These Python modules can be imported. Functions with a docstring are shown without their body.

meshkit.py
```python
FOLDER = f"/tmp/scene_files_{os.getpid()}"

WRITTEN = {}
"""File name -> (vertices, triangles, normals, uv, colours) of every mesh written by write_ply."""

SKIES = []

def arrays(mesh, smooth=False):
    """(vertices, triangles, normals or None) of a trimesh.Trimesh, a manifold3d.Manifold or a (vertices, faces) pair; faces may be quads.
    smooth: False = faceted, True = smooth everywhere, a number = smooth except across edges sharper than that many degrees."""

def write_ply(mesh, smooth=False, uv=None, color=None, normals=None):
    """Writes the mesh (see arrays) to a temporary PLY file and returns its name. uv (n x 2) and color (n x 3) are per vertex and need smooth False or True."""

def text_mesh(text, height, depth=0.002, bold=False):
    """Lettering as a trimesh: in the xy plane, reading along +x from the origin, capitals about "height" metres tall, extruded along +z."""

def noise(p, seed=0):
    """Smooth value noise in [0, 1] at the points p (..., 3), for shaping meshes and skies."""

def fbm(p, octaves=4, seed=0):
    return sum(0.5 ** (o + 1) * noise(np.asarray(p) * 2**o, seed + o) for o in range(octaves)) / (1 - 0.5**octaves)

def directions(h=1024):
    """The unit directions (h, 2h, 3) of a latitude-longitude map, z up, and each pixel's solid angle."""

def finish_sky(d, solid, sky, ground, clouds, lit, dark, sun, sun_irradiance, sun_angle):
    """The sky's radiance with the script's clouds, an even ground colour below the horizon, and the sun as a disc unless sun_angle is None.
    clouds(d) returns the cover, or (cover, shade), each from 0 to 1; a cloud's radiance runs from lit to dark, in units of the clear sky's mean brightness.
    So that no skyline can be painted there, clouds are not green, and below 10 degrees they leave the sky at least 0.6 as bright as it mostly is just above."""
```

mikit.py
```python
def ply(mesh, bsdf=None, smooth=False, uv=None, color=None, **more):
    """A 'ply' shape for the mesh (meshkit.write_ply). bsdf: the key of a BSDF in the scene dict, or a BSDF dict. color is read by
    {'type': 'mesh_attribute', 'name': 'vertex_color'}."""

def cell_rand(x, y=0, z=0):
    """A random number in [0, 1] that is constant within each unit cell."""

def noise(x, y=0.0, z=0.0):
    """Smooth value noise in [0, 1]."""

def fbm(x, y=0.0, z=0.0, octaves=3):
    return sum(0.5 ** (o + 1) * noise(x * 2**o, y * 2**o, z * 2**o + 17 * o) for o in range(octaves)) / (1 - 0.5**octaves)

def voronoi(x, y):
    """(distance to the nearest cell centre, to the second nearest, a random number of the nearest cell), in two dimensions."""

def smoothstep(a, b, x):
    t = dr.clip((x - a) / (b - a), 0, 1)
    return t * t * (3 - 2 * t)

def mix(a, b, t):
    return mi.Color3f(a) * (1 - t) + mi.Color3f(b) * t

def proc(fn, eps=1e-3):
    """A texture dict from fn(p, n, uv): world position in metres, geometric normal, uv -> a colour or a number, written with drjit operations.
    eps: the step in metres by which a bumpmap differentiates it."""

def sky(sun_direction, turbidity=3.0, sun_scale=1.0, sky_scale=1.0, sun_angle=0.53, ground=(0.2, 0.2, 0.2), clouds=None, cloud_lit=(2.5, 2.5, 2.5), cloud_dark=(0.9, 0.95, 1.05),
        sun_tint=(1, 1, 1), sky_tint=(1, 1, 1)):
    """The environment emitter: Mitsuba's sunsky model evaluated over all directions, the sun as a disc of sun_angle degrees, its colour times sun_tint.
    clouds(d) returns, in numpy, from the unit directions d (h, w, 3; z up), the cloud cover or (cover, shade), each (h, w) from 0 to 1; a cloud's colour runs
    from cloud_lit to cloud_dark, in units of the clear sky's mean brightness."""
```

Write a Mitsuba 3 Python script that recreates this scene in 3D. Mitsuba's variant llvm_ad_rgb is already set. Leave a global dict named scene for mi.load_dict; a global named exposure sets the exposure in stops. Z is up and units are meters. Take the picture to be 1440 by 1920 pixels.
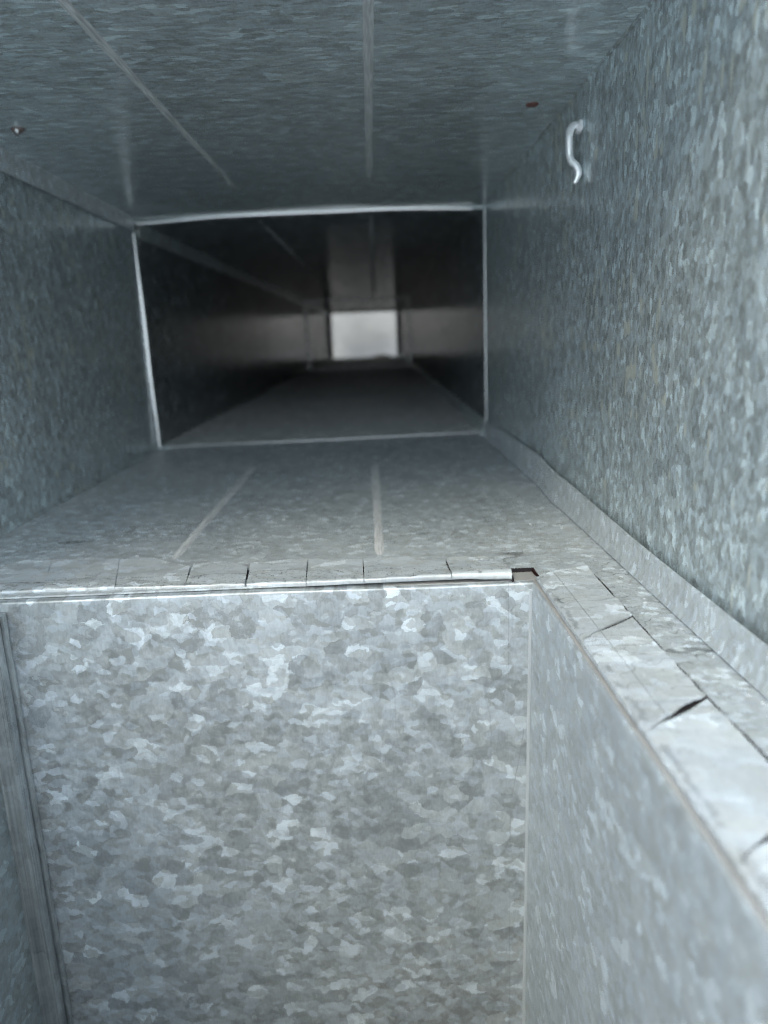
import math, random
import numpy as np, trimesh, drjit as dr
import mitsuba as mi, mikit, meshkit
from mikit import noise, fbm, voronoi, cell_rand, smoothstep, mix, proc

T = mi.ScalarTransform4f
scene, labels = {}, {}
random.seed(4)

# ------------------------------------------------------------------ camera, sky, exposure
exposure = 3.38
FWD, DOWN = np.array([0.0087454, 0.9736844, -0.22773276]), np.array([-0.04286961, -0.22716701, -0.97291179])
scene['camera'] = {
    'type': 'thinlens', 'fov': 2 * math.degrees(math.atan(960 / 1396.67)), 'fov_axis': 'y',
    'aperture_radius': 0.0019, 'focus_distance': 0.365, 'near_clip': 0.005, 'far_clip': 60.0,
    'to_world': T().look_at(origin=[0, 0, 0], target=FWD.tolist(), up=(-DOWN).tolist()),
}
SUN = (-0.45, -1.0, 0.9)
scene['sky'] = mikit.sky(SUN, turbidity=3, sun_scale=0.12, sun_tint=(0.9, 1.0, 1.08), sun_angle=25, clouds=lambda d: np.ones(d.shape[:2]),
                         cloud_lit=(2.25, 2.5, 2.7), ground=(0.47, 0.48, 0.49))

# ------------------------------------------------------------------ measures (metres, camera lens at the origin)
L, R, C, F = -0.2651, 0.1349, 0.1445, -0.1246          # first duct length: walls, ceiling, floor
J, J2, END = 0.9134, 3.02, 4.40                        # the two joints and the far end
LJ, RJ, CJ, FJ = -0.2665, 0.1380, 0.1410, -0.1190      # cross-section at the first joint
LE, RE, CE, FE = -0.2350, 0.1720, 0.1550, -0.1050      # and at the far end
Y0, YC, YW = 0.095, 0.23, 0.15                                               # unseen near ends of floor, ceiling and walls, cut back to let light in
H, HL, HR, HN = 0.3695, -0.1994, 0.0795, 0.101         # branch: far wall, left wall, right wall, near wall
BB = -0.95                                             # bottom of the branch


# ------------------------------------------------------------------ materials
def warp(a, b, amp, f):
    return a + amp * (fbm(a * f, b * f, 3.1, 3) - 0.5) * 2, b + amp * (fbm(a * f + 31.7, b * f + 11.3, 7.7, 3) - 0.5) * 2


def spangle(a, b, s):
    """(tone, bright flake, tint), each 0..1, of hot-dip zinc crystals about s metres across."""
    region = smoothstep(0.35, 0.65, fbm(a / (6 * s), b / (5 * s), 21.0, 2))
    a, b = warp(a, b, 0.45 * s, 1.3 / s)
    a, b = warp(a, b, 0.12 * s, 5.0 / s)
    _, _, r1 = voronoi(a / (1.75 * s), b / (1.3 * s))
    _, _, r2 = voronoi(a / (0.90 * s) + 13.3, b / (0.62 * s) + 5.1)
    _, _, r3 = voronoi(a / (0.42 * s) + 3.7, b / (0.34 * s) + 25.1)
    tone = (0.30 + 0.28 * region) * r1 + (0.46 - 0.16 * region) * r2 + (0.24 - 0.12 * region) * r3
    flake = smoothstep(0.84, 0.88, r1) * smoothstep(0.30 + 0.3 * region, 0.36 + 0.3 * region, r2) * (0.55 + 0.45 * r3) + 0.5 * smoothstep(0.91, 0.94, r2) * (1 - 0.7 * region) + 0.4 * smoothstep(0.965, 0.975, r3)
    ang = 6.283 * r1 + 3.1 * r2
    ca, sa = dr.cos(ang), dr.sin(ang)
    feather = noise((a * ca + b * sa) / (0.085 * s), (b * ca - a * sa) / (0.7 * s), 3.0) - 0.5
    return tone + 0.16 * feather, dr.minimum(flake, 1.0) * (1 + 0.35 * feather), r2


def hairs(a, b, f, w):
    """Thin wandering lines."""
    n = noise(a * f + 2.3 * noise(a * f * 2.1, b * f * 2.1, 5.0), b * f, 9.0)
    return 1 - smoothstep(0.0, w, dr.abs(n - 0.5))


def zinc(plane, s, lo, hi, contrast=1.0, dust=0.0, dirt=0.0, warm=(0.965, 1.0, 1.0), cool=(0.92, 0.985, 1.045), sa=1.0, sb=1.0, drips=0.0, few=0.0):
    def color(p, n, uv):
        a, b = {'x': (p.y, p.z), 'y': (p.x, p.z), 'z': (p.x, p.y)}[plane]
        tone, flake, tint = spangle(a * sa, b * sb, s)
        broad = fbm(a * 9, b * 9, 1.0, 3)
        grain = noise(a * 1500, b * 420, 2.0)
        v = lo + (hi - lo) * dr.clip(0.5 + (tone - 0.5) * 1.25 * contrast + 0.30 * (broad - 0.5) + 0.22 * (grain - 0.5), 0, 1) + 0.22 * contrast * flake * (1 - few * (1 - smoothstep(0.42, 0.62, fbm(a * 38, b * 38, 12.0, 2))))
        c = mi.Color3f(v) * mix(warm, cool, tint)
        if dirt:
            c = c * (1 - dirt * (0.7 * hairs(a, b, 70, 0.02) + 0.5 * hairs(a + 3, b, 160, 0.03)) * smoothstep(0.45, 0.6, fbm(a * 22, b * 22, 4.0, 2)))
        if dust:
            c = mix(c, mi.Color3f(0.48, 0.49, 0.485), dust * smoothstep(0.25, 0.75, fbm(a * 30, b * 14, 6.0, 3)))
        if drips:
            d = smoothstep(0.84, 0.94, noise(a * 260, b * 90, 5.0) * (0.75 + 0.5 * noise(a * 30, b * 30, 8.0)))
            c = mix(c, mi.Color3f(0.66, 0.66, 0.57), drips * d)
        return dr.clip(c, 0.02, 0.92)
    return color


def rough(plane, s, lo, hi):
    def f(p, n, uv):
        a, b = {'x': (p.y, p.z), 'y': (p.x, p.z), 'z': (p.x, p.y)}[plane]
        return lo + (hi - lo) * fbm(a / s, b / s, 2.0, 2)
    return f


def metal(name, color, roughness, metallic, specular=0.5):
    scene[name] = {'type': 'twosided', 'bsdf': {'type': 'principled', 'base_color': color if isinstance(color, dict) else {'type': 'rgb', 'value': color},
                   'roughness': roughness, 'metallic': metallic, 'specular': specular}}


def matte(name, rgb):
    scene[name] = {'type': 'twosided', 'bsdf': {'type': 'diffuse', 'reflectance': rgb if isinstance(rgb, dict) else {'type': 'rgb', 'value': rgb}}}


SP = 0.0062
TEAL = dict(warm=(0.90, 1.0, 1.0), cool=(0.85, 0.985, 1.045))
GREY = dict(warm=(1.0, 1.0, 0.99), cool=(0.98, 1.0, 1.0))
COOL = dict(warm=(0.94, 1.0, 1.005), cool=(0.90, 0.985, 1.06))
metal('zinc_side', proc(zinc('x', SP * 0.50, 0.26, 0.72, 0.9, sa=1.25, sb=0.6, drips=0.6, **TEAL)), proc(rough('x', 0.02, 0.20, 0.32)), 0.40)
metal('zinc_flat', proc(zinc('z', SP * 0.58, 0.35, 0.78, 0.85, dirt=0.35, sa=0.6, sb=1.2, **TEAL)), proc(rough('z', 0.02, 0.18, 0.28)), 0.50)
for name_, tex_ in (('zinc_side_shaded', zinc('x', SP * 0.7, 0.08, 0.24, 1.1, sb=0.6, **TEAL)), ('zinc_flat_shaded', zinc('z', SP * 0.7, 0.08, 0.24, 1.1, sa=0.6, **TEAL))):  # darker copies: the shade of the deep lengths put into the colour
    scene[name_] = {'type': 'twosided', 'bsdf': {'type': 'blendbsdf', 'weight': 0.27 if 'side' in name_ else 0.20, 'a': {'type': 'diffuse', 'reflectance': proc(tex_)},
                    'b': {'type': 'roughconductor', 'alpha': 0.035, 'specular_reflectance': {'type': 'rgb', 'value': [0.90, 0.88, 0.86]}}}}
metal('zinc_seam', proc(zinc('x', SP * 0.4, 0.44, 0.66, 0.9, dirt=0.4, sb=0.5, **COOL)), proc(rough('x', 0.02, 0.34, 0.5)), 0.3)
metal('zinc_floor', proc(zinc('z', SP * 0.62, 0.30, 0.56, 0.9, dust=0.25, dirt=0.9, **COOL)), proc(rough('z', 0.02, 0.40, 0.55)), 0.2)
metal('zinc_floor_far', proc(zinc('z', SP * 0.7, 0.34, 0.72, 1.3, dust=0.35, dirt=0.5, sa=0.6, **GREY)), 0.6, 0.0, 0.2)  # far floor, lighter and dustier than the near one
def branch_color(p, n, uv):
    c = branch_base(p, n, uv)
    line = 1 - smoothstep(0.0001, 0.00028, dr.abs(p.x - 0.0668 - 0.0005 * noise(p.z * 12)))
    rub = hairs(p.x * 1.3, p.z * 0.35, 38, 0.012) * smoothstep(0.5, 0.62, fbm(p.x * 25, p.z * 12, 3.0, 2))
    return c * (1 - 0.22 * line * smoothstep(0.3, 0.5, noise(p.z * 25)) - 0.16 * rub)


branch_base = zinc('y', SP * 0.98, 0.30, 0.60, 1.05, few=0.35, **COOL)
metal('zinc_branch', proc(branch_color), proc(lambda p, n, uv: 0.24 + 0.30 * spangle(p.x, p.z, SP * 0.95)[2]), 0.52)
metal('zinc_branch_side', proc(zinc('x', SP * 0.9, 0.38, 0.58, 0.8, dirt=0.25, **COOL)), proc(rough('x', 0.015, 0.32, 0.48)), 0.4)


def tab_color(p, n, uv):
    c = zinc_tab_base(p, n, uv)
    side = smoothstep(0.0795, 0.0805, p.x)
    # a scribed line and the ragged dark dirt along the bend
    s1 = (1 - smoothstep(0.00012, 0.0003, dr.abs(p.x - 0.0910 - 0.0004 * noise(p.y * 30)))) * side * smoothstep(0.205, 0.22, p.y)
    s2 = (1 - smoothstep(0.00015, 0.0004, dr.abs(p.y - 0.3925 - 0.0006 * noise(p.x * 25)))) * (1 - side) * (1 - smoothstep(-0.03, -0.02, p.x))
    e = p.x + 0.0022 * (noise(p.y * 700, p.x * 250) - 0.5)
    grime = smoothstep(0.0822, 0.0830, e) * (1 - smoothstep(0.0840, 0.0852, e)) * smoothstep(0.35, 0.6, noise(p.y * 160, p.x * 60)) * side
    specks = (1 - side) * smoothstep(0.80, 0.86, noise(p.x * 800, p.y * 800)) * (1 - smoothstep(0.388, 0.393, p.y))
    scuff = hairs(p.x * 0.5, p.y, 130, 0.05) * smoothstep(0.5, 0.7, fbm(p.x * 60, p.y * 60, 8.0, 2))
    top = smoothstep(0.5, 0.8, dr.abs(n.z))
    return c * (1 - top * (0.45 * s1 + 0.5 * s2 + 0.28 * grime + 0.45 * specks + 0.40 * scuff))


zinc_tab_base = zinc('z', SP * 1.3, 0.46, 0.66, 1.0, dirt=0.6)
metal('zinc_branch_shiny', proc(zinc('x', SP * 0.9, 0.34, 0.56, 0.8, dirt=0.25, **TEAL)), 0.30, 0.85)
metal('zinc_tab', proc(tab_color), proc(rough('z', 0.006, 0.32, 0.6)), 0.3)
metal('zinc_lock', proc(lambda p, n, uv: mi.Color3f(0.16 + 0.22 * noise(p.y * 2600, p.z * 22, p.x * 900) + 0.26 * spangle(p.y * 1.2, p.z * 0.5, SP)[0]) * mi.Color3f(0.92, 1.0, 1.03)), 0.34, 0.8)
metal('zinc_bead_floor', proc(lambda p, n, uv: mi.Color3f(0.38 + 0.22 * noise(p.x * 1500, p.y * 90) + 0.14 * fbm(p.x * 300, p.y * 120, 1.0, 2))), 0.5, 0.1)
metal('zinc_bead', proc(lambda p, n, uv: mi.Color3f(0.29 + 0.20 * noise(p.x * 1500, p.y * 90) + 0.14 * fbm(p.x * 300, p.y * 120, 1.0, 2)) * mi.Color3f(0.95, 1.0, 1.01)), 0.45, 0.2)
metal('zinc_edge', [0.80, 0.81, 0.82], 0.30, 1.0)
metal('zinc_fold', [0.62, 0.65, 0.67], 0.4, 0.5)
metal('bright_wire', [0.94, 0.95, 0.97], 0.28, 0.55)
metal('flange_beige', proc(lambda p, n, uv: mix((0.30, 0.295, 0.285), (0.50, 0.49, 0.475), fbm(p.x * 90, p.y * 90, p.z * 90, 3))), 0.5, 0.2)
matte('rust', proc(lambda p, n, uv: mix((0.10, 0.05, 0.045), (0.20, 0.11, 0.10), fbm(p.x * 500, p.y * 500, p.z * 500, 3))))
matte('sealant_red', [0.03, 0.016, 0.015])
matte('shade_and_sealant', [0.028, 0.025, 0.027])  # near-black: painted shade in the notch and at tab edges, sealer in cuts
matte('hair_grey', [0.30, 0.31, 0.32])
matte('brown_fluff', [0.42, 0.30, 0.14])
matte('pale_paint', proc(lambda p, n, uv: mix((0.24, 0.235, 0.23), (0.30, 0.295, 0.29), fbm(p.x * 14, p.y * 3, p.z * 14, 3))))
metal('frame_dark', [0.06, 0.06, 0.06], 0.5, 0.2)
metal('rust_grey', [0.19, 0.14, 0.135], 0.5, 0.3)
metal('steel_dull', [0.26, 0.25, 0.26], 0.42, 0.6)


# ------------------------------------------------------------------ mesh helpers
def put(key, mesh, bsdf, smooth=35):
    base, i = key, 0
    while key in scene:
        i += 1
        key = f'{base}_{i:03d}'
    scene[key] = mikit.ply(mesh, bsdf, smooth=smooth)
    return key


def solid(v, f, off):
    """Sheet (v, f) thickened by the vector(s) off, closed along its border."""
    v, f = np.asarray(v, float), np.asarray(f, int)
    n = len(v)
    e = np.vstack([f[:, [0, 1]], f[:, [1, 2]], f[:, [2, 0]]])
    keys = {}
    for a, b in e:
        keys[(a, b)] = 1
    rim = [(a, b) for a, b in keys if (b, a) not in keys]
    side = []
    for a, b in rim:
        side += [[b, a, a + n], [b, a + n, b + n]]
    m = trimesh.Trimesh(np.vstack([v, v + off]), np.vstack([f, f[:, ::-1] + n, np.array(side)]), process=False)
    m.fix_normals()
    return m


def grid(pts):
    """(vertices, triangles) of an (n, m, 3) lattice."""
    n, m = pts.shape[:2]
    i = np.arange(n * m).reshape(n, m)
    a, b, c, d = (x.ravel() for x in (i[:-1, :-1], i[1:, :-1], i[1:, 1:], i[:-1, 1:]))
    return pts.reshape(-1, 3), np.vstack([np.stack([a, b, c], 1), np.stack([a, c, d], 1)])


def bumps(q, amp, freq, seed):
    return amp * 2 * (meshkit.fbm(np.asarray(q) * freq, 3, seed) - 0.5)


def sweep(path, prof, closed=True):
    """prof(t, i) -> k x 3 ring of points at each path point."""
    rings = np.array([prof(p, i) for i, p in enumerate(path)])
    n, k = rings.shape[:2]
    f = []
    for i in range(n - 1):
        for j in range(k):
            a, b = i * k + j, i * k + (j + 1) % k
            f += [[a, b, b + k], [a, b + k, a + k]]
    v = rings.reshape(-1, 3)
    v = np.vstack([v, rings[0].mean(0), rings[-1].mean(0)])
    for j in range(k):
        f += [[n * k, (j + 1) % k, j], [n * k + 1, (n - 1) * k + j, (n - 1) * k + (j + 1) % k]]
    m = trimesh.Trimesh(v, np.array(f), process=False)
    m.fix_normals()
    return m


def tube(path, rad, k=12):
    path = np.asarray(path, float)
    tan = np.gradient(path, axis=0)
    tan /= np.linalg.norm(tan, axis=1, keepdims=True)
    up = np.array([0.3, 0.9, 0.2])
    rad = np.broadcast_to(rad, len(path))
    ang = np.arange(k) * 2 * np.pi / k

    def ring(p, i):
        a = np.cross(tan[i], up); a /= np.linalg.norm(a)
        b = np.cross(tan[i], a)
        return p + rad[i] * (np.cos(ang)[:, None] * a + np.sin(ang)[:, None] * b)
    return sweep(path, ring)


def spline(pts, n):
    from scipy.interpolate import PchipInterpolator
    pts = np.asarray(pts, float)
    t = np.r_[0, np.cumsum(np.linalg.norm(np.diff(pts, axis=0), axis=1))]
    return PchipInterpolator(t, pts)(np.linspace(0, t[-1], n))


def bar(path, da, db, rounding=0.25):
    """A strip swept along path with a bevelled rectangular section spanned by da and db."""
    da, db = np.asarray(da, float), np.asarray(db, float)
    r = rounding
    sq = np.array([(r, 0), (1 - r, 0), (1, r), (1, 1 - r), (1 - r, 1), (r, 1), (0, 1 - r), (0, r)])
    return sweep(np.asarray(path, float), lambda p, i: p + sq[:, :1] * da + sq[:, 1:] * db)


def lerp(a, b, t):
    return a + (b - a) * t


def cross(y):
    """Left, right, ceiling, floor of the duct at depth y."""
    if y <= J:
        t = max(0.0, (y - 0.3) / (J - 0.3))
        return lerp(L, LJ, t), lerp(R, RJ, t), C, F
    t = (y - J) / (END - J)
    return lerp(LJ, LE, t), lerp(RJ, RE, t), lerp(CJ, CE, t), lerp(FJ, FE, t)


# ------------------------------------------------------------------ the duct lengths
TH = 0.0009


def side_panel(key, which, y0, y1, amp, seed, kind='zinc_side'):
    ys, ts = np.linspace(y0, y1, 60), np.linspace(0, 1, 22)
    P = np.zeros((60, 22, 3))
    for i, y in enumerate(ys):
        l, r, c, f = cross(y)
        P[i, :, 0], P[i, :, 1], P[i, :, 2] = (l if which < 0 else r), y, np.linspace(f - 0.004, c + 0.004, 22)
    fade = np.sin(np.pi * ts)[None, :] ** 0.7 * np.clip((y1 - ys) / 0.1, 0, 1)[:, None]
    P[..., 0] += bumps(P, amp, 6.0, seed) * fade
    put(key, solid(*grid(P), np.array([which * TH, 0, 0])), kind)


def ceiling_panel(key, y0, y1, amp, seed, kind='zinc_flat'):
    ys, ts = np.r_[np.linspace(y0, y1 - 0.07, 44), np.linspace(y1 - 0.06, y1, 12)], np.linspace(0, 1, 34)
    P = np.zeros((56, 34, 3))
    for i, y in enumerate(ys):
        l, r, c, f = cross(y)
        P[i, :, 0], P[i, :, 1], P[i, :, 2] = np.linspace(l - 0.003, r + 0.003, 34), y, c
    fade = np.sin(np.pi * ts)[None, :] ** 0.5 * np.clip((y1 - ys) / 0.12, 0, 1)[:, None]
    P[..., 2] += bumps(P, amp, 6.0, seed) * fade
    if y1 == J:   # the sheet's end is pressed down to the cleat, less so in its middle
        s = np.clip((ys - (J - 0.055)) / 0.055, 0, 1)[:, None]
        s = s * s * (3 - 2 * s)
        P[..., 2] += s * (np.interp(ts, [0, 0.25, 0.6, 1], [0.1406, 0.1438, 0.1452, 0.1428])[None, :] - C)
    put(key, solid(*grid(P), np.array([0, 0, TH])), kind)


def floor_panel(key, y0, y1, amp, seed, holes=(), kind='zinc_floor'):
    xs = {cross(y0)[0] - 0.003, cross(y0)[1] + 0.003, *np.linspace(L, R, 36).round(5)}
    ys = set(np.linspace(y0, y1, 60).round(5))
    for (a, b, c, d) in holes:
        xs |= {a, b}
        ys |= {c, d}
    xs, ys = np.array(sorted(xs)), np.array(sorted(ys))
    t = (xs - xs[0]) / (xs[-1] - xs[0])
    P = np.zeros((len(ys), len(xs), 3))
    for i, y in enumerate(ys):
        l, r, c, f = cross(y)
        P[i, :, 0] = xs if y1 == J else lerp(l - 0.003, r + 0.003, t)
        P[i, :, 1], P[i, :, 2] = y, f
    far = np.clip((ys - 0.41) / 0.1, 0, 1) * np.clip((y1 - ys) / 0.1, 0, 1)
    P[..., 2] += bumps(P, amp, 6.0, seed) * far[:, None] * np.sin(np.pi * t)[None, :] ** 0.5
    if y1 == J:
        s = np.clip((ys - (J - 0.05)) / 0.05, 0, 1)[:, None]
        P[..., 2] += s * s * (3 - 2 * s) * 0.003
    v, f = grid(P)
    mid = v[f].mean(1)
    keep = np.ones(len(f), bool)
    for (a, b, c, d) in holes:
        keep &= ~((mid[:, 0] > a) & (mid[:, 0] < b) & (mid[:, 1] > c) & (mid[:, 1] < d))
    f = f[keep]
    used = np.unique(f)
    back = np.zeros(len(v), int); back[used] = np.arange(len(used))
    put(key, solid(v[used], back[f], np.array([0, 0, -TH])), kind)


def bead(key, pts, w, h, up, kind='zinc_bead'):
    """A pressed stiffening crease: a low rounded ridge with run-out ends."""
    path = spline(pts, 40)
    t = np.linspace(0, 1, 40)
    env = np.clip(np.minimum(t, 1 - t) / 0.06, 0, 1) ** 0.5
    prof = np.array([(-1, -0.25), (-0.55, 0.45), (-0.15, 1), (0.15, 1), (0.55, 0.45), (1, -0.25)])
    put(key, sweep(path, lambda p, i: p + np.stack([prof[:, 0] * w / 2 * (0.5 + 0.5 * env[i]), 0 * prof[:, 0], up * (prof[:, 1] * h * env[i] - 0.0002)], 1)), kind, 60)


def corner_strip(key, pts, width_vec, proud, kind, rounding=0.3):
    put(key, bar(pts, width_vec, proud, rounding), kind, 40)


D1 = 'duct_length'
labels[D1] = {'label': 'nearest galvanised duct length with spangled walls, opening in its floor and pressed beads', 'category': 'duct', 'group': 'duct lengths joined end to end'}
NOTCH = (0.0690, 0.0835, 0.3700, 0.3862)
floor_panel(D1 + '__floor_panel', Y0, J, 0.0010, 3, [(HL - 0.001, 0.0812, HN - 0.002, 0.3735), NOTCH])
side_panel(D1 + '__left_panel', -1, YW, J, 0.0017, 5)
side_panel(D1 + '__right_panel', 1, YW, J, 0.0017, 8)
ceiling_panel(D1 + '__ceiling_panel', YC, J, 0.0016, 9)
for x0, x1 in ((-0.1250, -0.1225), (0.0055, 0.0055)):
    line = []
    for y in np.linspace(YC + 0.03, 0.775 if x0 < 0 else 0.75, 14):     # rides on the slightly buckled ceiling sheet
        x = lerp(x0, x1, (y - 0.26) / 0.5)
        t = (x - L + 0.003) / (R - L + 0.006)
        line.append((x, y, C + bumps([[x, y, C]], 0.0016, 6.0, 9)[0] * math.sin(math.pi * t) ** 0.5 * min(1.0, (J - y) / 0.12)))
    bead(D1 + '__ceiling_bead', line, 0.0075, 0.0009, -1)
for x0, x1, ya, yb in ((-0.1235, -0.1264, 0.428, 0.765), (0.0002, -0.0005, 0.418, 0.75)):
    bead(D1 + '__floor_bead', [(x0, ya, F), (x1, yb, F)], 0.0085, 0.0011, 1, 'zinc_bead_floor')
# the turned-up pocket seam along the right-hand floor corner, with the kink where two pieces of it overlap
pts = []
for y in np.linspace(Y0 + 0.004, J - 0.004, 90):
    l, r, c, f = cross(y)
    pts.append((r - 0.0005, y, f - 0.001))
pts = np.array(pts)
yy = pts[:, 1]
hgt = np.interp(yy, [0, 0.24, 0.37, 0.535, 0.575, 0.6, 0.85, 0.92], [0.0172, 0.0168, 0.0182, 0.0232, 0.0240, 0.0262, 0.0235, 0.0190])
out = np.interp(yy, [0, 0.5, 0.54, 0.575, 0.60, 0.63, 0.92], [0.0036, 0.0034, 0.0042, 0.0030, 0.0022, 0.0024, 0.0020])
prof = np.array([(0, 0), (1, 0), (1.0, 0.05), (0.9, 0.16), (0.85, 0.5), (0.85, 0.90), (0.72, 1.0), (0.45, 1.0), (0.36, 0.95), (0, 0.93)])
prof2 = np.array([(3.0, 0.0), (3.2, 1.0), (5.2, 1.3), (5.6, 1.9), (4.9, 3.2), (4.2, 5.5), (3.6, 12.0), (3.5, 16.6), (2.9, 17.3), (2.4, 17.0), (2.6, 10.0), (2.8, 4.0), (3.0, 0.0)]) * 0.001
put(D1 + '__corner_seam', sweep(pts, lambda p, i: p + np.stack([-prof2[:, 0] * out[i] / 0.0034, 0 * prof2[:, 0], prof2[:, 1] * (hgt[i] + 0.001) / 0.0172], 1)), 'zinc_seam', 40)
# the same seam, flatter, along the left-hand ceiling corner
pts = np.array([(cross(y)[0] + 0.0003, y, C + 0.001) for y in np.linspace(YC + 0.004, J - 0.006, 60)])
drop = np.interp(pts[:, 1], [0, 0.86, J], [0, 0, -0.004])
low = np.interp(pts[:, 1], [0, 0.86, 0.92], [0.0168, 0.0165, 0.012])
prof3 = np.array([(0.2, 0.0), (3.6, 0.0), (4.6, 0.7), (4.4, 2.0), (3.6, 4.0), (3.3, 12.0), (3.1, 17.0), (2.8, 17.3), (2.3, 17.0), (2.5, 4.0), (1.6, 1.5), (0.2, 1.5)]) * 0.001
put(D1 + '__corner_seam', sweep(pts, lambda p, i: p + np.stack([prof3[:, 0], 0 * prof3[:, 0], drop[i] - prof3[:, 1] * low[i] / 0.0172], 1)), 'zinc_seam', 40)
# narrow lock seams in the two other corners
corner_strip(D1 + '__corner_seam', [(cross(y)[1] - 0.0012 + 0.0004 * math.sin(40 * y), y, C - 0.0014 + 0.0004 * math.sin(57 * y)) for y in np.linspace(YC + 0.005, J - 0.06, 60)], (0.0016, 0, 0), (0, 0, 0.0018), 'zinc_side')
corner_strip(D1 + '__corner_seam', [(cross(y)[0] - 0.0004, y, F - 0.0004 + 0.0003 * math.sin(83 * y)) for y in np.linspace(Y0 + 0.005, J - 0.004, 60)], (0.0022, 0, 0), (0, 0, 0.0020), 'zinc_side')


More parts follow.
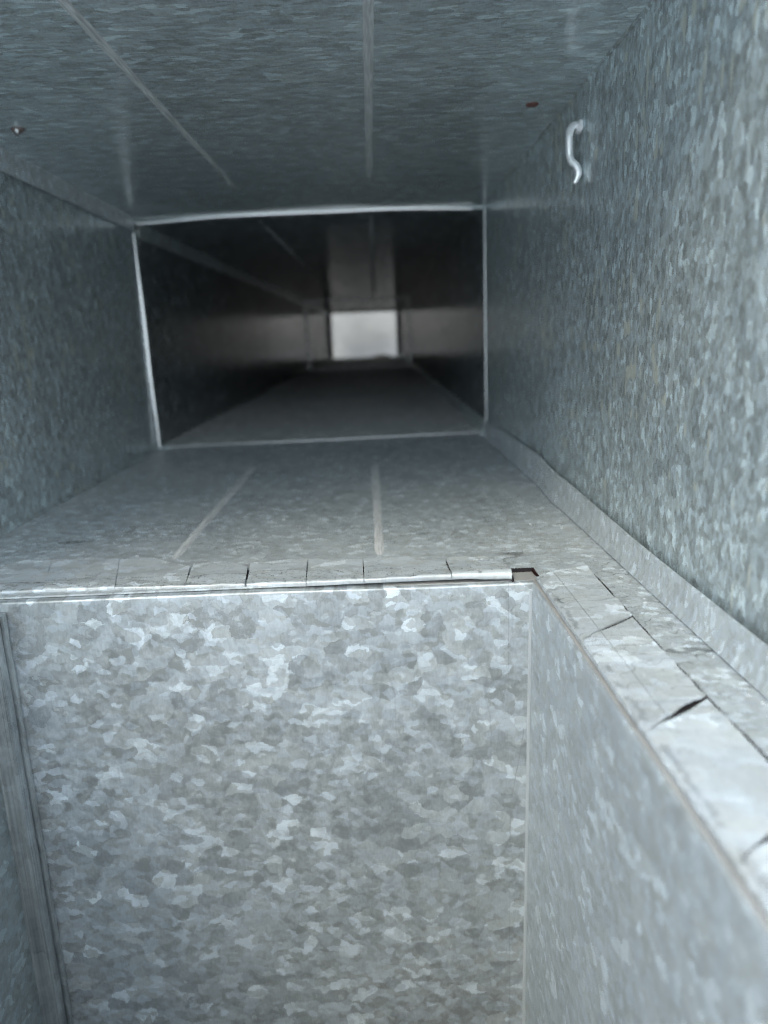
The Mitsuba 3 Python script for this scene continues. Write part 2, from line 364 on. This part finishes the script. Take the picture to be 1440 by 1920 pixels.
def cleats(parent, y, lk, extra):
    """The four slip cleats of a joint: bright folded edges that stand a few millimetres into the duct."""
    l, r, c, f = cross(y + 1e-6)
    if lk:
        x = np.linspace(-0.262, 0.1235, 40)
        top = np.stack([x, 0 * x + y - 0.004, np.interp(x, [-0.2629, -0.1739, -0.0635, 0.0224, 0.1238], [0.1361, 0.1397, 0.1414, 0.1411, 0.1386]) + 0.0004 * np.sin(31 * x)], 1)
        put(parent + '__cleat', bar(top, (0, 0.005, 0), (0, -0.0004, 0.0044), 0.2), 'zinc_edge', 60)
        z = np.linspace(0.1300, -0.1195, 40)
        put(parent + '__cleat', bar(np.stack([lerp(-0.2690, -0.2660, (0.13 - z) / 0.25) + 0.0003 * np.sin(45 * z), 0 * z + y - 0.004, z], 1), (0.0052, 0.0010, 0), (0, 0.005, 0), 0.25), 'zinc_edge', 60)
        z = np.linspace(0.1395, -0.1150, 40)
        put(parent + '__cleat', bar(np.stack([0.1362 + 0 * z, 0 * z + y - 0.003, z], 1), (0.0040, -0.0005, 0), (0, 0.005, 0), 0.25), 'zinc_edge', 60)
        x = np.linspace(-0.2520, 0.1300, 40)
        put(parent + '__cleat', bar(np.stack([x, 0 * x + y - 0.003, np.interp(x, [-0.252, 0.13], [-0.1208, -0.1188]) + 0.0003 * np.sin(25 * x)], 1), (0, 0.005, 0), (0, 0.0005, 0.0026), 0.25), 'zinc_edge', 60)
        # the bent-over end of the top cleat and the little gusset that closes the corner
        put(parent + '__cleat_end', bar([(-0.2655, y - 0.005, 0.1385), (-0.2600, y - 0.006, 0.1350)], (0, 0.005, 0), (0.001, 0, 0.004), 0.3), 'zinc_edge')
        put(parent + '__cleat_end', bar([(-0.2700, y + 0.001, 0.1345), (-0.2630, y + 0.001, 0.1335)], (0, 0.004, 0), (0.001, 0, 0.007), 0.3), 'frame_dark')
        put(parent + '__cleat_end', bar([(-0.2680, y + 0.001, -0.1245), (-0.2520, y + 0.001, -0.1240)], (0, 0.004, 0), (0, 0, 0.0045), 0.3), 'zinc_side')
        put(parent + '__cleat_end', bar([(0.1235, y + 0.001, 0.1395), (0.1400, y + 0.001, 0.1395)], (0, 0.004, 0), (0, 0, 0.005), 0.3), 'zinc_side')
        put(parent + '__cleat_end', bar([(0.1300, y + 0.001, -0.1245), (0.1400, y + 0.001, -0.1235)], (0, 0.004, 0), (0, 0, 0.006), 0.3), 'zinc_side')
    else:
        put(parent + '__cleat', bar([(l, y, f), (l, y, c - 0.01)], (0.006, 0, 0), (0, 0.006, 0), 0.3), 'zinc_edge')
        put(parent + '__cleat', bar([(r - 0.005, y, f), (r - 0.005, y, c - 0.01)], (0.006, 0, 0), (0, 0.006, 0), 0.3), 'zinc_edge')
        put(parent + '__cleat', bar([(l, y, c - 0.005), (r, y, c - 0.005)], (0, 0, 0.006), (0, 0.006, 0), 0.3), 'zinc_edge')
        put(parent + '__cleat', bar([(l, y, f - 0.001), (r, y, f - 0.001)], (0, 0, 0.003), (0, 0.006, 0), 0.3), 'zinc_edge')


cleats(D1, J, True, 0)

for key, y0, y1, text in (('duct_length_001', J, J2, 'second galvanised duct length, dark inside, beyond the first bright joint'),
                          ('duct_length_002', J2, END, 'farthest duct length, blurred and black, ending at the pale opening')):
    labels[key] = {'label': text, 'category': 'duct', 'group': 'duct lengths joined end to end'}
    floor_panel(key + '__floor_panel', y0, y1, 0.0012, 13, kind='zinc_floor_far')
    side_panel(key + '__left_panel', -1, y0, y1, 0.0006, 15, 'zinc_side_shaded')
    side_panel(key + '__right_panel', 1, y0, y1, 0.0005, 18, 'zinc_side_shaded')
    ceiling_panel(key + '__ceiling_panel', y0, y1, 0.0006, 19, 'zinc_flat_shaded')
    for x in (-0.125, 0.008):
        a, b = y0 + 0.03, y1 - 0.15
        bead(key + '__ceiling_bead', [(x, a, cross(a)[2]), (x + 0.012, b, cross(b)[2])], 0.009, 0.0010, -1, 'zinc_bead')
        bead(key + '__floor_bead', [(x, a, cross(a)[3]), (x + 0.012, b, cross(b)[3])], 0.009, 0.0010, 1, 'zinc_floor_far')
    pts = np.array([(cross(y)[1] - 0.0003, y, cross(y)[3] - 0.001) for y in np.linspace(y0 + 0.01, y1 - 0.01, 30)])
    put(key + '__corner_seam', sweep(pts, lambda p, i: p + np.stack([-prof[:, 0] * 0.003, 0 * prof[:, 0], prof[:, 1] * 0.018], 1)), 'zinc_side', 50)
    pts = np.array([(cross(y)[0] + 0.0003, y, cross(y)[2] + 0.001) for y in np.linspace(y0 + 0.01, y1 - 0.01, 30)])
    put(key + '__corner_seam', sweep(pts, lambda p, i: p + np.stack([prof[:, 0] * 0.003, 0 * prof[:, 0], -prof[:, 1] * 0.018], 1)), 'zinc_side', 50)
cleats('duct_length_001', J2, False, 0)

# the rim of the far opening, and the pale wall that shows through it
l, r, c, f = LE, RE, CE, FE
fr = 'duct_length_002__end_rim'
put(fr, bar([(l - 0.002, END, f - 0.002), (l - 0.002, END, c + 0.002)], (0.021, 0, 0), (0, 0.03, 0), 0.1), 'frame_dark')
put(fr, bar([(r - 0.019, END, f - 0.002), (r - 0.019, END, c + 0.002)], (0.021, 0, 0), (0, 0.03, 0), 0.1), 'frame_dark')
put(fr, bar([(l, END - 0.002, c - 0.010), (r, END - 0.002, c - 0.010)], (0, 0.03, 0), (0, 0, 0.014), 0.1), 'frame_dark')
WALL_Y = END + 0.22
wall = trimesh.creation.box([3.2, 0.12, 3.0]); wall.apply_translation([0, WALL_Y + 0.06, -0.3])
put('wall', wall, 'pale_paint', False)
labels['wall'] = {'label': 'pale grey wall seen small and blurred through the far end of the duct', 'category': 'wall', 'kind': 'structure'}
fl = trimesh.creation.icosphere(2, 1.0)
fl.vertices = fl.vertices * (1 + 0.5 * (meshkit.fbm(fl.vertices * 2.1, 3, 5)[:, None] - 0.5)) * [0.050, 0.03, 0.011] + [0.062, 4.30, -0.104]
put('debris_clump', fl, 'brown_fluff', True)
labels['debris_clump'] = {'label': 'small brownish clump of debris lying on the duct floor at the far opening', 'category': 'debris'}

# ------------------------------------------------------------------ the branch that drops through the floor
B = 'branch_duct'
labels[B] = {'label': 'bright galvanised branch duct dropping through the floor, its tabs folded out around the opening', 'category': 'branch duct'}
ZT = F - 0.0028                                      # its top edge lies just under the floor sheet
# far wall: rounded over at its top into a flange that runs back under the floor
xs = np.linspace(HL - 0.002, 0.0800, 60)
rows = []
for z in np.linspace(BB, ZT - 0.004, 70):
    rows.append((H, z))
for k in range(1, 9):
    a = k / 8 * math.pi / 2
    rows.append((H + 0.0018 * (1 - math.cos(a)), ZT - 0.0018 + 0.0018 * math.sin(a)))
rows += [(H + 0.012, ZT), (H + 0.022, ZT)]
P = np.array([[(x + 0.0105 * max(0.0, -(z - ZT)) * -1 * (x - HL) / (HR - HL), y, z + (np.interp(x, [-0.2, -0.06, 0.03], [0.0016, 0.0013, 0.0]) if z > ZT - 0.01 else 0.0)) for x in xs] for y, z in rows])
fade = np.clip((ZT - 0.01 - P[..., 2]) / 0.05, 0, 1) * np.sin(np.pi * np.linspace(0, 1, 60))[None, :] ** 0.6
P[..., 1] += bumps(P * [1, 0, 1], 0.0016, 7.0, 21) * fade + bumps(P * [1, 0, 1], 0.00025, 90.0, 22) * np.clip(fade, 0, 1)
put(B + '__far_panel', solid(*grid(P), np.array([0, 0.0008, -0.0008])), 'zinc_branch', 50)
# right wall with the same rounded top
rows = [(0.0, z) for z in np.linspace(BB, ZT - 0.003, 60)]
for k in range(1, 7):
    a = k / 6 * math.pi / 2
    rows.append((0.0022 * (1 - math.cos(a)), ZT - 0.0022 + 0.0022 * math.sin(a)))
rows += [(0.004, ZT), (0.008, ZT)]
ys = np.linspace(HN, H + 0.0004, 50)
P = np.array([[(HR - 0.0002 + dx - 0.0105 * max(0.0, ZT - z), y, z) for y in ys] for dx, z in rows])
fade = np.clip((ZT - 0.01 - P[..., 2]) / 0.05, 0, 1) * np.sin(np.pi * np.linspace(0, 1, 50))[None, :] ** 0.6
P[..., 0] += bumps(P * [0, 1, 1], 0.0012, 8.0, 25) * fade
put(B + '__right_panel', solid(*grid(P), np.array([0.0008, 0, -0.0008])), 'zinc_branch_side', 50)
# left wall, bottom, and an unseen near wall cut low to shade the depths
for key, pts, off, mat in ((B + '__left_panel', np.array([[(HL, y, z) for z in np.linspace(BB, ZT, 30)] for y in np.linspace(HN, H + 0.001, 20)]), (-0.0008, 0, 0), 'zinc_branch_shiny'),
                           (B + '__near_shade_panel', np.array([[(x, HN, z) for z in np.linspace(BB, -0.25, 10)] for x in np.linspace(HL, HR, 10)]), (0, -0.0008, 0), 'zinc_branch'),
                           (B + '__bottom_panel', np.array([[(x, y, BB + 0.001) for y in np.linspace(HN, H, 10)] for x in np.linspace(HL, HR, 10)]), (0, 0, -0.0008), 'zinc_floor')):
    put(key, solid(*grid(pts), np.array(off)), mat, 30)
# the folded lock seam down the left corner: two rolls and a groove on the left wall
sp = np.array([(0, -0.0010), (0, 0.0030), (-0.0012, 0.0046), (-0.0030, 0.0050), (-0.0048, 0.0040), (-0.0056, 0.0018), (-0.0066, 0.0014), (-0.0076, 0.0024), (-0.0096, 0.0054), (-0.0130, 0.0064),
               (-0.0170, 0.0062), (-0.0205, 0.0054), (-0.0225, 0.0036), (-0.0230, 0.0010), (-0.0245, 0.0002), (-0.0245, -0.0010)])
zz = np.linspace(BB + 0.003, ZT - 0.004, 120)
wob = bumps(np.stack([zz * 0, zz * 0, zz], 1), 0.0004, 40.0, 31)
put(B + '__corner_seam', sweep(np.stack([HL + 0 * zz, H - 0.0004 + 0 * zz, zz], 1), lambda p, i: p + np.stack([sp[:, 1] + (wob[i] if True else 0), sp[:, 0], 0 * sp[:, 0]], 1)), 'zinc_lock', 40)
# the thin bright fold in the right-hand corner
put(B + '__corner_fold', sweep(np.stack([HR - 0.0105 * (ZT - zz) - 0.0022, H - 0.0012 + 0 * zz, zz], 1), lambda p, i: p + np.array([(0.0009, 0.0002, 0), (0.0015, -0.0003, 0), (0.0022, 0, 0), (0.0026, 0.002, 0), (0, 0.002, 0)])), 'zinc_fold', 60)
# the flange ring shows as a beige strip beside the right-hand tabs and in the notch at the corner
rg = np.array([[(x, y, ZT + 0.0003) for y in np.linspace(HN + 0.002, 0.372, 70)] for x in np.linspace(HR + 0.0006, HR + 0.0052, 4)])
rg[..., 2] += bumps(rg, 0.0003, 60.0, 41)
put(B + '__flange', solid(*grid(rg), np.array([0, 0, -0.0006])), 'flange_beige', 40)
rg = np.array([[(x, y, ZT + 0.0004) for y in np.linspace(H + 0.0026, 0.394, 10)] for x in np.linspace(-0.06, 0.0865, 40)])
put(B + '__flange', solid(*grid(rg), np.array([0, 0, -0.0003])), 'flange_beige', 40)
put(B + '__shade_and_sealant', bar([(0.0692, 0.3852, ZT + 0.0004), (0.0836, 0.3858, ZT + 0.0004)], (0, 0.0015, 0), (0, 0, 0.0022), 0.1), 'shade_and_sealant', 30)  # black bars painting in the shade of the gap under the floor edge
put(B + '__shade_and_sealant', bar([(0.0686, 0.3702, ZT + 0.0004), (0.0690, 0.3852, ZT + 0.0004)], (0.0012, 0, 0), (0, 0, 0.0020), 0.1), 'shade_and_sealant', 30)
sl = np.array([[(x, y, F + 0.0002) for y in np.linspace(0.3715, 0.3858, 12)] for x in np.linspace(0.0828, 0.0838, 4)])
sl[..., 0] += bumps(sl, 0.0008, 160.0, 43)
sl[..., 2] += bumps(sl, 0.0004, 300.0, 44) - 0.0008
put(B + '__shade_and_sealant', solid(*grid(sl), np.array([0, 0, -0.002])), 'sealant_red', 40)

# tabs along the far edge: (back-left, back-mid, back-right, front-right, front-left)
far_tabs = [
    ((-0.2300, 0.420), (-0.2140, 0.4350), (-0.1978, 0.4349), -0.1799, -0.2160),
    ((-0.1976, 0.4349), (-0.1800, 0.4335), (-0.1553, 0.4297), -0.1413, -0.1797),
    ((-0.1550, 0.4300), (-0.1350, 0.4300), (-0.1084, 0.4110), -0.1035, -0.1410),
    ((-0.1080, 0.4170), (-0.0900, 0.4165), (-0.0750, 0.4065), -0.0716, -0.1032),
    ((-0.0735, 0.4075), (-0.0580, 0.4105), (-0.0416, 0.4125), -0.0392, -0.0704),
    ((-0.0412, 0.4148), (-0.0260, 0.4125), (-0.0098, 0.4110), -0.0088, -0.0388),
    ((-0.0091, 0.4112), (0.0140, 0.4105), (0.0368, 0.4030), 0.0372, -0.0084),
    ((0.0378, 0.4045), (0.0600, 0.4050), (0.0688, 0.3850), 0.0686, 0.0376),
]
for k, (bl, bm, br, fr_, fl_) in enumerate(far_tabs):
    n, m = 26, 18
    P = []
    for u in np.linspace(0, 1, n):
        bx = np.interp(u, [0, 0.5, 1], [bl[0], bm[0], br[0]])
        by = np.interp(u, [0, 0.5, 1], [bl[1], bm[1], br[1]])
        fx = lerp(fl_, fr_, u)
        fy = np.interp(fx, [-0.2, -0.1413, -0.04, 0.0686], [0.3815, 0.3792, 0.3735, 0.3725])
        rise = np.interp(fx, [-0.2, -0.03, 0.01, 0.06, 0.07], [0.0003, 0.0006, 0.0013, 0.0026, 0.0028])
        rr = np.interp(fx, [-0.2, 0.0, 0.03, 0.0686], [0.0008, 0.0010, 0.0014, 0.0034])
        col = []
        for v in np.linspace(0, 1, m):
            tilt = (0.0010 if k in (0, 2, 4) else 0.0004) * (1 - v) + rise * v ** 2
            col.append((lerp(bx, fx, v), lerp(by, fy, v), F + 0.0011 + tilt))
        x0, y0, z0 = col[-1]
        for j in range(1, 8):
            a = j / 7 * math.radians(100)
            col.append((x0, y0 - rr * math.sin(a), z0 - rr * (1 - math.cos(a))))
        col.append((col[-1][0], col[-1][1], col[-1][2] - np.interp(fx, [-0.2, -0.03, 0.02, 0.0686], [0.0010, 0.0008, 0.0004, 0.0001])))
        P.append(col)
    P = np.array(P)
    w = np.r_[np.linspace(1, 0.6, m), np.full(8, 0.3)]
    P[..., 2] += (bumps(P * [1, 1, 0], 0.0009, 55.0, 50 + k) + bumps(P * [1, 0.8, 0], 0.0010, 130.0, 80 + k) + 0.0007 * (k % 3 == 1)) * w[None, :]
    P[:, :m, 2] = np.maximum(P[:, :m, 2], F + 0.0014)
    put(B + '__tab', solid(*grid(P), np.array([0, 0.0003, -0.0008])), 'zinc_tab', 40)
# tabs along the right edge, cut only part of the way to their root
side_tabs = [   # (root y, outer y) at the far and the near end, gap at the outer end
    (0.3680, 0.3883, 0.2860, 0.3056, 0.0012),
    (0.2852, 0.3048, 0.2125, 0.2306, 0.0012),
    (0.2117, 0.2292, 0.1530, 0.1690, 0.0013),
    (0.1522, 0.1680, 0.1040, 0.1100, 0.0013),
]
for k, (r0, o0, r1, o1, gap) in enumerate(side_tabs):
    n, m = 40, 20
    P = []
    for u in np.linspace(0, 1, n):
        col = []
        for a in np.linspace(math.radians(95), 0, 7)[:-1]:
            col.append((0.0814 + 0.0016 - 0.0016 * math.sin(a), lerp(r0, r1, u), F + 0.0008 - 0.0016 * (1 - math.cos(a))))
        for v in np.linspace(0, 1, m):
            y = lerp(lerp(r0, r1, u), lerp(o0, o1, u), v)
            y += gap * max(0.0, math.sin(math.pi * min(1.0, max(0.0, (v - 0.16) / 0.86)))) * 0.75 * (1 if u > 0.5 else -1) * abs(2 * u - 1) ** 8
            lift = 0.0006 * v + (0.0012 * u ** 3 - 0.0003) * v
            ox = np.interp(y, [0.1, 0.21, 0.23, 0.305, 0.36, 0.39], [0.1100, 0.1092, 0.1088, 0.1094, 0.1101, 0.1110])
            col.append((lerp(0.0830, ox, v), y, F + 0.0008 + lift))
        P.append(col)
    P = np.array(P)
    w = np.r_[np.full(6, 0.2), np.linspace(0.3, 1, m)]
    P[..., 2] += (bumps(P * [1, 1, 0], 0.0009, 50.0, 60 + k) + bumps(P * [0.6, 1.3, 0], 0.0016, 130.0, 90 + k)) * w[None, :]
    P[:, 9:, 2] = np.maximum(P[:, 9:, 2], F + 0.0014)
    put(B + '__tab', solid(*grid(P), np.array([0, 0, -0.0008])), 'zinc_tab', 40)

# dark sheet under tabs: sealer in the cuts, painted shadow line along lifted edges
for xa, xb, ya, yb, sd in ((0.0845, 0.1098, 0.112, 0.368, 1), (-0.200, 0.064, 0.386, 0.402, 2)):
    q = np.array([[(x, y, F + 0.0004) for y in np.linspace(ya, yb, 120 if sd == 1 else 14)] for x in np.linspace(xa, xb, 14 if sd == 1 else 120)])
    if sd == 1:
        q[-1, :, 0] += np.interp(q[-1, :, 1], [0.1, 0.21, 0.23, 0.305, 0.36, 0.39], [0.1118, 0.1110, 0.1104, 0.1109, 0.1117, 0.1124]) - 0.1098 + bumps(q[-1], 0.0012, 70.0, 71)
    put(B + '__shade_and_sealant', solid(*grid(q), np.array([0, 0, -0.0003])), 'shade_and_sealant', 40)

# ------------------------------------------------------------------ small things
hk = 'wire_hook'
hp = [(0.1349, 0.5040, 0.1245), (0.1320, 0.5030, 0.1235), (0.1295, 0.5010, 0.1205), (0.1284, 0.4990, 0.1150), (0.1287, 0.4990, 0.1060), (0.1296, 0.4980, 0.1022), (0.1325, 0.4960, 0.0985), (0.1335, 0.4955, 0.0945), (0.1322, 0.4955, 0.0905), (0.1310, 0.4955, 0.0885)]
put(hk, tube(spline(hp, 60), np.r_[np.linspace(0.0017, 0.0023, 6), np.full(44, 0.0023), np.linspace(0.0023, 0.0012, 10)], 16), 'bright_wire', True)
labels[hk] = {'label': 'bent bright wire poking out of the right duct wall below the ceiling', 'category': 'wire hook'}
bl = trimesh.creation.icosphere(3, 1.0)
bl.vertices = bl.vertices * (1 + 1.1 * (meshkit.fbm(bl.vertices * 2.7, 3, 2)[:, None] - 0.5)) * [0.0016, 0.006, 0.0036] + [0.1346, 0.4985, 0.1215]
put(hk + '__burr', bl, 'bright_wire', 30)

def turned(profile, sections=28):
    m = trimesh.creation.revolve(np.array(profile)[::-1] * 0.001, sections=sections)
    m.fix_normals()
    return m


# right: a flat pan head; left: a pointed tip with thread rings and a broken bright end
sc1 = turned([(0, 0.6), (3.6, 0.6), (4.2, 0.2), (4.2, -0.5), (3.7, -1.1), (2.0, -1.5), (1.3, -1.2), (0.0, -1.2)])
sc1.vertices[:, 2] += bumps(sc1.vertices, 0.0003, 400.0, 7)
sc1.apply_translation([0.1121, 0.531, C - 0.0002])
put('rusty_screw', sc1, 'rust', 40)
labels['rusty_screw'] = {'label': 'flat rusty screw head under the duct ceiling near the wire hook', 'category': 'screw'}
sc2 = turned([(0, 0.6), (4.0, 0.6), (4.4, 0.0), (4.3, -0.7), (3.6, -1.3), (2.2, -1.6), (0, -1.6)])
sc2.vertices[:, 2] += bumps(sc2.vertices, 0.0006, 300.0, 8)
mv = T().translate([-0.2280, 0.5442, C - 0.0002])
put('rusty_screw_001', sc2, 'rust_grey', 40)
tip = turned([(0, -1.0), (1.9, -1.4), (2.2, -1.8), (1.7, -2.1), (2.0, -2.5), (1.5, -2.8), (1.7, -3.2), (1.1, -3.6), (0.3, -4.4), (0, -4.5)], 20)
tip.apply_transform(trimesh.transformations.rotation_matrix(0.45, [0.3, 1, 0]))
put('rusty_screw_001__tip', tip, 'steel_dull', 30)
burr = trimesh.creation.icosphere(2, 1.0)
burr.vertices = burr.vertices * (1 + 0.8 * (meshkit.fbm(burr.vertices * 2.0, 3, 6)[:, None] - 0.5)) * [0.0013, 0.0012, 0.0016] + [0.0006, -0.0032, -0.0014]
put('rusty_screw_001__burr', burr, 'bright_wire', 30)
for k in ('rusty_screw_001', 'rusty_screw_001__tip', 'rusty_screw_001__burr'):
    scene[k]['to_world'] = mv
labels['rusty_screw_001'] = {'label': 'screw end with rusty rim and bright burr under the ceiling at the left edge', 'category': 'screw'}

hr = [(0.0745, H - 0.0030, -0.2100), (0.0725, H - 0.0034, -0.2240), (0.0695, H - 0.0030, -0.2420), (0.0672, H - 0.0032, -0.2620), (0.0668, H - 0.0034, -0.2780)]
put('hair', tube(spline(hr, 50), 0.00016, 6), 'hair_grey', True)
labels['hair'] = {'label': 'fine curved hair clinging to the bright branch wall beside its right corner', 'category': 'hair'}

# a few bright chips and shavings left on the floor by the tin snips
rng = np.random.default_rng(12)
chips = []
for k in range(46):
    c_ = trimesh.creation.box([rng.uniform(0.0006, 0.0022), rng.uniform(0.0003, 0.0007), rng.uniform(0.0002, 0.0005)])
    c_.apply_transform(trimesh.transformations.euler_matrix(rng.uniform(-0.3, 0.3), rng.uniform(-0.3, 0.3), rng.uniform(0, 6.28)))
    x, y = (rng.uniform(-0.22, 0.12), 0.425 + rng.exponential(0.09)) if k < 34 else (rng.uniform(0.114, 0.127), rng.uniform(0.22, 0.42))
    c_.apply_translation([x, min(y, 0.8), F + 0.0006])
    chips.append(c_)
put('metal_shavings', trimesh.util.concatenate(chips), 'bright_wire', False)
labels['metal_shavings'] = {'label': 'tiny bright metal shavings scattered over the duct floor behind the tabs', 'category': 'shavings', 'kind': 'stuff'}
